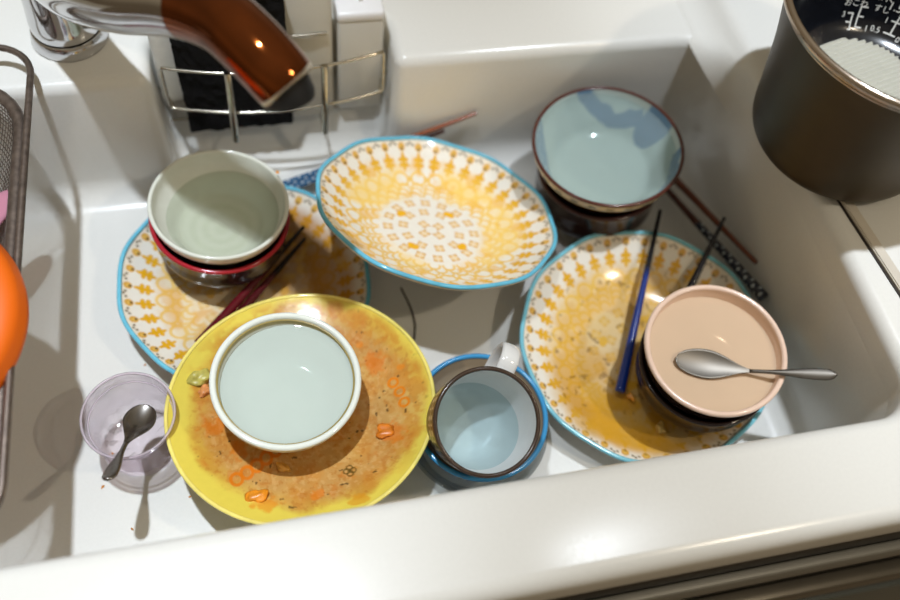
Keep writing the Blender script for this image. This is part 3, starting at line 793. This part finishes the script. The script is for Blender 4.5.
# ------------------------------------------------------------------ wire rack with sponge and container
def rack():
    root = thing('wire_rack', 'stainless wire sponge rack hung in the alcove behind the faucet spout', 'rack', Matrix.Translation((.024, .640, .10)))
    o = np.array((.024, .640, .10))
    yb = lambda x: .640 - .016 * (1 - ((x - .024) / .105) ** 2)
    xs = np.linspace(-.080, .128, 26)
    top = [(x, yb(x), .166) for x in xs]; bot = [(x + .001, yb(x), .1125) for x in xs]
    def rounded(pts): return [tuple(np.array(p) - o) for p in pts]
    loop = top + [(.1292, .640, .162), (.1296, .640, .14), (.1296, .640, .117)] + bot[::-1] + [(-.0805, .640, .117), (-.081, .640, .14), (-.081, .640, .162)]
    tube('front_frame', rounded(loop), .0016, M_STEEL, root, 8, True)
    tube('shelf_wire', rounded([(-.100, .668, .0640), (.02, .668, .0640), (.146, .668, .0640)]), .0014, M_STEEL, root, 8)
    for x in (-.021, .0695):
        tube('shelf_support', rounded([(x - .0015, yb(x) - .003, .0755), (x - .0015, yb(x) + .004, .0635), (x - .0015, .655, .0618), (x - .0015, .700, .0618)]), .0014, M_STEEL, root, 8)
    for x in (-.0775, .1265):
        tube('side_wire', rounded([(x, .640, .114), (x + (.004 if x > 0 else -.004), .655, .112), (x + (.016 if x > 0 else -.016), .672, .112)]), .0014, M_STEEL, root, 8)
    for x in (-.021, .0695):
        tube('leg', rounded([(x, yb(x) - .0015, .168), (x, yb(x) - .004, .160), (x - .001, yb(x) - .005, .11), (x - .0015, yb(x) - .003, .075)]), .0036, M_STEEL, root, 12)
rack()
def sponge():
    mw = Matrix.Translation((-.012, .668, .150))
    root = thing('scrubbing_sponge', 'black scrubbing sponge with a white backing, standing in the wire rack', 'sponge', mw)
    bm = bmesh.new(); bmesh.ops.create_cube(bm, size=1); bmesh.ops.subdivide_edges(bm, edges=bm.edges, cuts=22, use_grid_fill=True)
    rs = np.random.RandomState(2)
    for v in bm.verts:
        p = Vector((v.co.x * .104, v.co.y * .026, v.co.z * .168))
        for ax, hs in ((0, .052), (1, .013), (2, .084)):
            pass
        k = .0011 * (rs.rand() - .5) * 2
        v.co = p + Vector((k, .0014 * (rs.rand() - .5) * 2, .0011 * (rs.rand() - .5) * 2))
    o = bm_obj('scouring_pad', bm, mat('black_fibre', (14, 13, 14), .9, spec=.2, noise=.5, nscale=400, bump=.8, bscale=900), root, False)
    o.location = (-.003, -.008, .001); 
    bm = box_bm(.052, .040, .122, .007, 4)
    w = bm_obj('white_backing', bm, mat('white_foam', (214, 214, 208), .8, noise=.04, nscale=120, bump=.2, bscale=500), root)
    w.location = (-.050, .006, .014)
sponge()
def box_thing():
    root = thing('soap_container', 'pale grey plastic container standing at the right of the wire rack', 'container', Matrix.Translation((.056, .672, .145)))
    bm = box_bm(.052, .030, .165, .005, 3)
    bm_obj('container_body', bm, mat('pale_grey_plastic', (196, 192, 180), .35, noise=.04, nscale=30), root)
    tube('front_bar', [(-.022, -.0165, .034), (.0, -.0175, .0345), (.020, -.0165, .035)], .0014, M_STEEL, root, 8)
box_thing()
def lidded():
    root = thing('lidded_container', 'white lidded plastic container at the right end of the alcove, beside the pale grey one', 'container', Matrix.Translation((.110, .686, .132)))
    cb = bm_obj('container_body', box_bm(.046, .050, .122, .004, 3), mat('greyish_white_plastic', (206, 204, 196), .35, noise=.03, nscale=30), root); cb.location = (0, 0, -.006)
    l = bm_obj('lid', box_bm(.047, .051, .012, .004, 3), mat('white_plastic_lid', (232, 232, 234), .3, noise=.02), root); l.location = (0, 0, .0585)
    h = bm_obj('lid_tab', box_bm(.004, .030, .003, .001, 2), MATS['pale_grey_plastic'], root); h.location = (.002, .006, .0655)
lidded()

# ------------------------------------------------------------------ rice cooker pot
def inner_pot():
    C = Vector((.5290, .4665, ZC)); HH = .155; R = .111
    root = thing('rice_cooker_pot', 'dark brown rice cooker pot with black marked lining, on the counter right of the sink', 'pot', Matrix.Translation(C))
    o = spline([(.001, .0), (.060, .0), (.074, .0035), (.0825, .016), (.0870, .045), (.0945, .095), (.1062, .148)], 70)
    lathe_obj('pot_body', [tuple(p) for p in o], 128, mat('bronze_coating', (62, 50, 28), .45, .5, noise=.18, nscale=12), root)
    lathe_obj('pot_rim', [(.1055, .144)] + [(.1078 + .0034 * math.cos(a), .1525 + .0040 * math.sin(a)) for a in np.linspace(-PI * .7, PI * .95, 14)] + [(.1030, .147)], 128, mat('steel_rim', (186, 172, 158), .2, 1., noise=.05), root)
    prof = spline([(.1045, .1515), (.1010, .140), (.0945, .110), (.089, .088), (.078, .069), (.055, .0605), (.0005, .060)], 70)
    lining = lathe_obj('inner_lining', [tuple(p) for p in prof], 128, mat('black_nonstick', (13, 15, 20), .18, noise=.3, nscale=200), root)
    # printed scale: flat print laid onto the lining
    s = np.concatenate([[0], np.cumsum(np.linalg.norm(np.diff(prof, axis=0), axis=1))])
    def on_wall(az, d):
        r = np.interp(d, s, prof[:, 0]); z = np.interp(d, s, prof[:, 1])
        dr = np.interp(d + .001, s, prof[:, 0]) - r; dz = np.interp(d + .001, s, prof[:, 1]) - z
        n = Vector((dz, 0, -dr)).normalized()            # towards the inside
        if n.x > 0: n = -n
        rr = r + n.x * .0005; zz = z + abs(n.z) * .0005
        return Vector((rr * math.cos(az), rr * math.sin(az), zz))
    pr = mat('white_print', (206, 206, 202), .4, noise=.05)
    AZ0, D0, RR = 1.20, .082, .086
    def put(nm, me_v, me_f):
        V = [on_wall(AZ0 - v[0] * .86 / RR, D0 - v[1] * .86) for v in me_v]
        mesh_obj(nm, V, me_f, pr, lining, False)
    def text(body, x, y, size, nm='scale_number'):
        cu = bpy.data.curves.new('print', 'FONT'); cu.body = body; cu.size = size; cu.resolution_u = 2
        to = bpy.data.objects.new('print', cu); COL.objects.link(to)
        bpy.context.view_layer.update()
        me = bpy.data.meshes.new_from_object(to.evaluated_get(bpy.context.evaluated_depsgraph_get()))
        COL.objects.unlink(to); bpy.data.objects.remove(to)
        put(nm, [(v.co.x + x, v.co.y + y) for v in me.vertices], [tuple(p.vertices) for p in me.polygons])
    def bar(x0, y0, x1, y1):
        n = 5; V = []; F = []
        for k in range(n + 1):
            t = k / n
            V += [(x0 + (x1 - x0) * (t if x1 - x0 > y1 - y0 else 0), y0 + (y1 - y0) * (t if x1 - x0 <= y1 - y0 else 0)), (x0 + (x1 - x0) * t if x1 - x0 > y1 - y0 else x1, y1 if x1 - x0 > y1 - y0 else y0 + (y1 - y0) * t)]
        for k in range(n): F.append((2 * k, 2 * k + 1, 2 * k + 3, 2 * k + 2))
        return V, F
    def bracket(nm, bars):
        V, F = merge([([(p[0], p[1], 0) for p in v], f) for v, f in (bar(*b) for b in bars)])
        put(nm, V, F)
    w = .0016
    text('白米', -.026, .027, .0125, 'scale_label'); text('玄米', -.006, .027, .0125, 'scale_label')
    text('おこわ', -.028, .0165, .0085, 'scale_label'); text('すし', .004, .0150, .0085, 'scale_label')
    text('3', -.027, .004, .0085); text('1', .0025, -.0085, .0095); text('0.5', .0095, -.0065, .0095); text('1.5', .0165, .0195, .0125); text('1', .020, .0060, .0085); text('0', .041, -.0085, .0095)
    bracket('scale_bracket', [(-.0155, -.010, -.0155 + w, .009), (-.0205, .009 - w, -.0155, .009), (-.0205, -.002, -.0155, -.002 + w), (-.0175, -.010, -.0155, -.010 + w)])
    bracket('scale_bracket', [(-.0090, -.0065, -.0090 + w, .017), (-.0090, .017 - w, -.001, .017), (-.0090, .005, -.002, .005 + w), (-.0090, -.0065, -.001, -.0065 + w)])
    bracket('scale_bracket', [(.0320, -.0045, .0320 + w, .027), (.0270, .027 - w, .0320, .027), (.0270, .009, .0400, .009 + w), (.0250, -.0045, .0390, -.0045 + w)])
    # ribbed disc added in place of a light's reflection in the pot
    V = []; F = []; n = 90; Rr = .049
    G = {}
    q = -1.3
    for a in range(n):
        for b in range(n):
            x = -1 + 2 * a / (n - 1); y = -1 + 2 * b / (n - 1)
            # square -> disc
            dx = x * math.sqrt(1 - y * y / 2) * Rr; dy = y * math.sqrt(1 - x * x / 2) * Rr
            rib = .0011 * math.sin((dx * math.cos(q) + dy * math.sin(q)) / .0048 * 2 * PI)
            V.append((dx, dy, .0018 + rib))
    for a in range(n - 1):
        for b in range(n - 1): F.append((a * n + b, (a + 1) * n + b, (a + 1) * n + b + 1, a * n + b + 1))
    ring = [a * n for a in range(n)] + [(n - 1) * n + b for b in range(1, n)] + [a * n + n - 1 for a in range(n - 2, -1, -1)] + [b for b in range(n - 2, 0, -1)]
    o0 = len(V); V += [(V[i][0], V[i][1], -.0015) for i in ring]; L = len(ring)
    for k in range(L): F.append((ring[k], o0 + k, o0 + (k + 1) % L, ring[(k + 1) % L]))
    d = mesh_obj('ribbed_reflection_disc', V, F, mat('white_ribbed_reflection', (176, 175, 164), .4, noise=.03), None, True, sharp=1.2)
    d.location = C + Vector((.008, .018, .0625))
    tag(d, 'white ribbed light reflection modelled as a disc in the dark rice cooker pot', 'disc')
inner_pot()
# glass on the counter behind the pot
gl = thing('drinking_glass', 'clear drinking glass behind the rice cooker pot, cut off by the picture top', 'glass', Matrix.Translation((.537, .690, ZC)))
lathe_obj('glass_body', [tuple(p) for p in [(.001, .0), (.026, 0), (.0285, .002)]] + [(.0285 + .05 * z, z) for z in np.linspace(.004, .10, 12)] + [(.0315 - .05 * (.1 - z), z) for z in np.linspace(.10, .012, 10)] + [(.024, .008), (.001, .007)], 64, clear('tumbler_glass', (250, 247, 245), (200, 190, 184), .04, 1.), gl)

# ------------------------------------------------------------------ drainer basket and what is in it
def rrect(x0, x1, y0, y1, r, z, n=8, step=.008):
    P = []
    for (cx, cy, a0) in ((x1 - r, y1 - r, 0), (x0 + r, y1 - r, PI / 2), (x0 + r, y0 + r, PI), (x1 - r, y0 + r, 1.5 * PI)):
        for k in range(n + 1):
            a = a0 + PI / 2 * k / n; P.append((cx + r * math.cos(a), cy + r * math.sin(a), z))
    Q = []
    for i in range(len(P)):
        a = np.array(P[i]); b = np.array(P[(i + 1) % len(P)]); m = max(1, int(np.linalg.norm(b - a) / step))
        for k in range(m): Q.append(tuple(a + (b - a) * k / m))
    return Q
def basket():
    O = np.array((-.30, .40, .0)); root = thing('drainer_basket', 'tarnished wire mesh drainer basket hung along the left side of the sink', 'basket', Matrix.Translation((-.195, .60, .05)) @ Matrix.Rotation(-.026, 4, 'Z'))
    sh = lambda P: [tuple(np.array(p) - np.array((-.195, .60, .05))) for p in P]
    tube('outer_frame', sh(rrect(-.41, -.1900, .212, .6625, .036, .1835)), .0031, M_BASKET, root, 10, True)
    tube('rim_band', sh(rrect(-.405, -.1970, .222, .625, .060, .1780)), .0056, M_BASKET, root, 10, True, flat=.8)
    parts = []; hs = [(-.4045, -.1985, .206, .624, .058, .175)]
    K = 30
    loops = []
    for k in range(K + 1):
        u = k / K
        if u < .78: ins = .004 * min(1, u / .15) + .036 * max(0, (u - .15) / .63); z = .175 - .085 * u / .78
        else:
            t = (u - .78) / .22 * PI / 2; ins = .040 + .024 * (1 - math.cos(t)); z = .090 - .024 * math.sin(t)
        loops.append(rrect(-.4045 + ins, -.1985 - ins, .223 + ins, .624 - ins, .066, z, 8, .004))
    wr = .00045
    def keep(p): return p[0] > -.30
    n = len(loops[0]); 
    base = np.array([l if len(l) == n else None for l in loops], dtype=object)
    ref = loops[0]
    def atl(l, f):
        L = len(l); i = f * L; a = l[int(i) % L]; b = l[(int(i) + 1) % L]; t = i - int(i)
        return tuple(a[q] + (b[q] - a[q]) * t for q in range(3))
    NV = 290
    grid = [[atl(l, j / NV) for j in range(NV)] for l in loops]
    for k in range(1, K + 1):
        seq = [p for p in grid[k] if keep(p)]
        # break into contiguous runs
        run = []
        for j in range(NV + 1):
            p = grid[k][j % NV]
            if keep(p) and j < NV: run.append(p)
            else:
                if len(run) > 2: parts.append(tube_data(run, wr, 4))
                run = []
    for j in range(NV):
        col = [grid[k][j] for k in range(K + 1)]
        if keep(col[0]): parts.append(tube_data(col, wr, 4))
    ins = .064; x1 = -.1985 - ins; y0 = .223 + ins; y1 = .624 - ins; zb = .066
    for y in np.arange(y0, y1, .0045): parts.append(tube_data([(-.30, y, zb), (x1 - .001, y, zb)], wr, 4))
    for x in np.arange(-.30, x1, .0045): parts.append(tube_data([(x, y0, zb), (x, y1, zb)], wr, 4))
    V, F = merge(parts)
    mesh_obj('wire_mesh', sh(V), F, M_BASKET, root)
    # mesh fold welded along the rim
basket()
ob = thing('plastic_bowl', 'bright orange plastic bowl turned over in the wire drainer basket', 'bowl', pose((-.2880, .3800, .1880), (-.06, .05)))
lathe_obj('bowl_body', [(.1010, .0), (.1030, .001), (.1034, .004), (.1020, .008)] + [tuple(p) for p in spline([(.1010, .010), (.098, .017), (.090, .0215), (.060, .0235), (.001, .024)], 30)], 128, mat('orange_plastic', (224, 100, 4), .45, noise=.03, nscale=15), ob)
lathe_obj('bowl_inside', [tuple(p) for p in spline([(.1005, .001), (.098, .010), (.088, .017), (.060, .0195), (.001, .020)], 30)], 96, MATS['orange_plastic'], ob, flip=True)
pk = thing('rice_scoop', 'translucent pink plastic scoop lying in the wire drainer basket', 'scoop', Matrix.Translation((-.243, .514, .124)) @ Matrix.Rotation(.95, 4, 'Z'))
bm = bmesh.new(); bmesh.ops.create_uvsphere(bm, u_segments=32, v_segments=16, radius=1)
for v in bm.verts:
    x = v.co.x; s = (abs(x) ** .8) * (1 if x > 0 else -1)
    v.co = Vector((s * .044, v.co.y * .0135, v.co.z * .006 - .003 * (1 - v.co.y ** 2)))
bm_obj('scoop_head', bm, water('pink_plastic', (226, 160, 180), .62, .15, (240, 190, 205), .05), pk)
V, F = tube_data(spline([(-.040, 0, 0), (-.08, 0, .004), (-.10, 0, .010)], 12), .0055, 12)
mesh_obj('scoop_handle', V, F, MATS['pink_plastic'], pk)

# ------------------------------------------------------------------ scraps
def scrap(name, label, loc, size, col, seed, group=None, cat='food', squash=.5, parent=None):
    bm = bmesh.new(); bmesh.ops.create_icosphere(bm, subdivisions=3, radius=1)
    rs = np.random.RandomState(seed); ph = rs.rand(6) * 6
    a = rs.rand() * PI
    for v in bm.verts:
        d = v.co.normalized()
        k = 1 + .28 * math.sin(3 * d.x + ph[0]) * math.cos(2.3 * d.y + ph[1]) + .18 * math.sin(5 * d.y + ph[2]) + .14 * math.cos(6 * d.z + 4 * d.x + ph[3])
        p = d * k
        x, y = p.x * size[0], p.y * size[1]
        v.co = Vector((x * math.cos(a) - y * math.sin(a), x * math.sin(a) + y * math.cos(a), p.z * size[0] * squash))
    o = bm_obj(name, bm, mat('food_%d_%d_%d' % col, col, .35, noise=.25, nscale=160), None)
    o.location = loc
    return tag(o, label, cat, group)
def on_yellow(x, y, dz=.002):
    r = math.hypot(x - .0080, y - .3295); h = .0208 * max(0, (r - .058) / (.1178 - .058)) ** 1.5
    return (x, y, .0695 - .0208 + .024 * (x - .0080) - .112 * (y - .3295) + h + dz)
scrap('cabbage_scrap', 'pale green cabbage scrap on the left rim of the yellow plate', on_yellow(-.0790, .3720), (.0095, .007), (186, 176, 88), 1)
scrap('meat_scrap', 'small pinkish food scrap below the cabbage scrap on the yellow plate', on_yellow(-.0745, .3590), (.0062, .0045), (224, 150, 92), 2)
scrap('onion_scrap', 'orange onion scrap on the lower left rim of the yellow plate', on_yellow(-.0390, .2500), (.0090, .0065), (222, 138, 30), 3, squash=.3)
scrap('onion_scrap', 'orange onion scrap at the right side of the yellow plate', on_yellow(.0760, .2920), (.0085, .0065), (216, 122, 30), 4, squash=.25)
scrap('noodle_scrap', 'tan scrap touching the foot of the gold-lined bowl', on_yellow(-.0150, .2760), (.0070, .0040), (206, 150, 62), 5, squash=.35)
scrap('rice_scrap', 'pale scrap on the right plate below the lacquer bowl', (.3420, .2705, .0155), (.0062, .0042), (206, 170, 92), 6)
scrap('onion_scrap', 'orange scrap beside the blue end of the navy chopstick', (.3235, .3070, .0150), (.0042, .0032), (222, 150, 50), 7)
scrap('food_crumb', 'tiny orange crumb on the rim of the left white rice bowl', (.0135, .5560, .1020), (.0016, .0014), (226, 150, 50), 8)
for k, (x, y) in enumerate(((-.1335, .4205), (-.0998, .2827), (-.1737, .3047), (.475, .255), (.4560, .2400), (-.150, .262), (.262, .300), (-.165, .335))):
    scrap('food_crumb', 'tiny orange-brown food crumb on the white sink floor', (x, y, .0008), (.0011 + .0005 * (k % 3 == 2), .0009), (206, 140, 70), 20 + k, 'crumbs on the sink floor')

st = tube('food_strand', spline([(.1245, .4700, .0012), (.1300, .4450, .0012), (.1310, .4250, .0012), (.1270, .4080, .0012)], 20), .0009, mat('dark_strand', (52, 40, 28), .5, noise=.2), None, 8)
tag(st, 'thin dark food strand on the sink floor below the tilted plate', 'food')
# ------------------------------------------------------------------ light
def lamp(name, loc, power, radius, col):
    l = bpy.data.lights.new(name, 'POINT'); l.energy = power; l.shadow_soft_size = radius; l.color = col
    o = bpy.data.objects.new(name, l); COL.objects.link(o); o.location = loc; return o
def downlight(name, loc, power, radius, col, half, aim):
    l = bpy.data.lights.new(name, 'SPOT'); l.energy = power; l.shadow_soft_size = radius; l.color = col
    l.spot_size = 2 * math.radians(half); l.spot_blend = 1.
    o = bpy.data.objects.new(name, l); COL.objects.link(o); o.location = loc
    o.scale = (1., aim, 1.); return o        # oval beam pointing straight down
downlight('sink_downlight', (-.165, .425, 1.62), 97, .022, (.83, .91, 1.), 19.6, 2.0)
downlight('counter_downlight', (.60, .46, 1.60), 84, .022, (.84, .915, 1.), 19.6, 2.0)
lamp('room_lamp', (1.02, -.22, 1.62), 22, .03, (1., .86, .66))
w = bpy.data.worlds.new('World'); sc.world = w; w.use_nodes = True
N = w.node_tree.nodes; L = w.node_tree.links; N.clear()
wo = N.new('ShaderNodeOutputWorld'); bg = N.new('ShaderNodeBackground'); L.new(bg.outputs[0], wo.inputs[0])
tc = N.new('ShaderNodeTexCoord'); sp = N.new('ShaderNodeSeparateXYZ'); L.new(tc.outputs['Generated'], sp.inputs[0])
mr = N.new('ShaderNodeMapRange'); L.new(sp.outputs['Z'], mr.inputs[0]); mr.inputs[1].default_value = -1; mr.inputs[2].default_value = 1
rp = N.new('ShaderNodeValToRGB'); L.new(mr.outputs[0], rp.inputs[0])
e = rp.color_ramp.elements
e[0].position = 0.; e[0].color = (.10, .068, .038, 1)
e[1].position = 1.; e[1].color = (.42, .365, .27, 1)
for p_, c_ in ((.45, (.12, .086, .05, 1)), (.58, (.30, .235, .15, 1)), (.72, (.24, .20, .14, 1))):
    x = e.new(p_); x.color = c_
L.new(rp.outputs[0], bg.inputs[0]); bg.inputs[1].default_value = .93

# ------------------------------------------------------------------ camera
cam = bpy.data.cameras.new('camera'); cam.sensor_width = 36; cam.lens = 36; cam.clip_start = .01
co = bpy.data.objects.new('camera', cam); COL.objects.link(co)
Rm = ((0.97479, -0.20071, 0.09746), (0.12518, 0.85356, 0.50573), (-0.18470, -0.48078, 0.85717))   # rows: camera right, up, back
m4 = Matrix((( Rm[0][0], Rm[1][0], Rm[2][0], 0), (Rm[0][1], Rm[1][1], Rm[2][1], 0), (Rm[0][2], Rm[1][2], Rm[2][2], .8), (0, 0, 0, 1)))
co.matrix_world = m4
cam.dof.use_dof = True; cam.dof.focus_distance = .755; cam.dof.aperture_fstop = 2.2
sc.camera = co
sc.view_settings.view_transform = 'Standard'; sc.view_settings.look = 'None'
sc.view_settings.exposure = 0.; sc.view_settings.gamma = 1.; sc.view_settings.use_curve_mapping = False
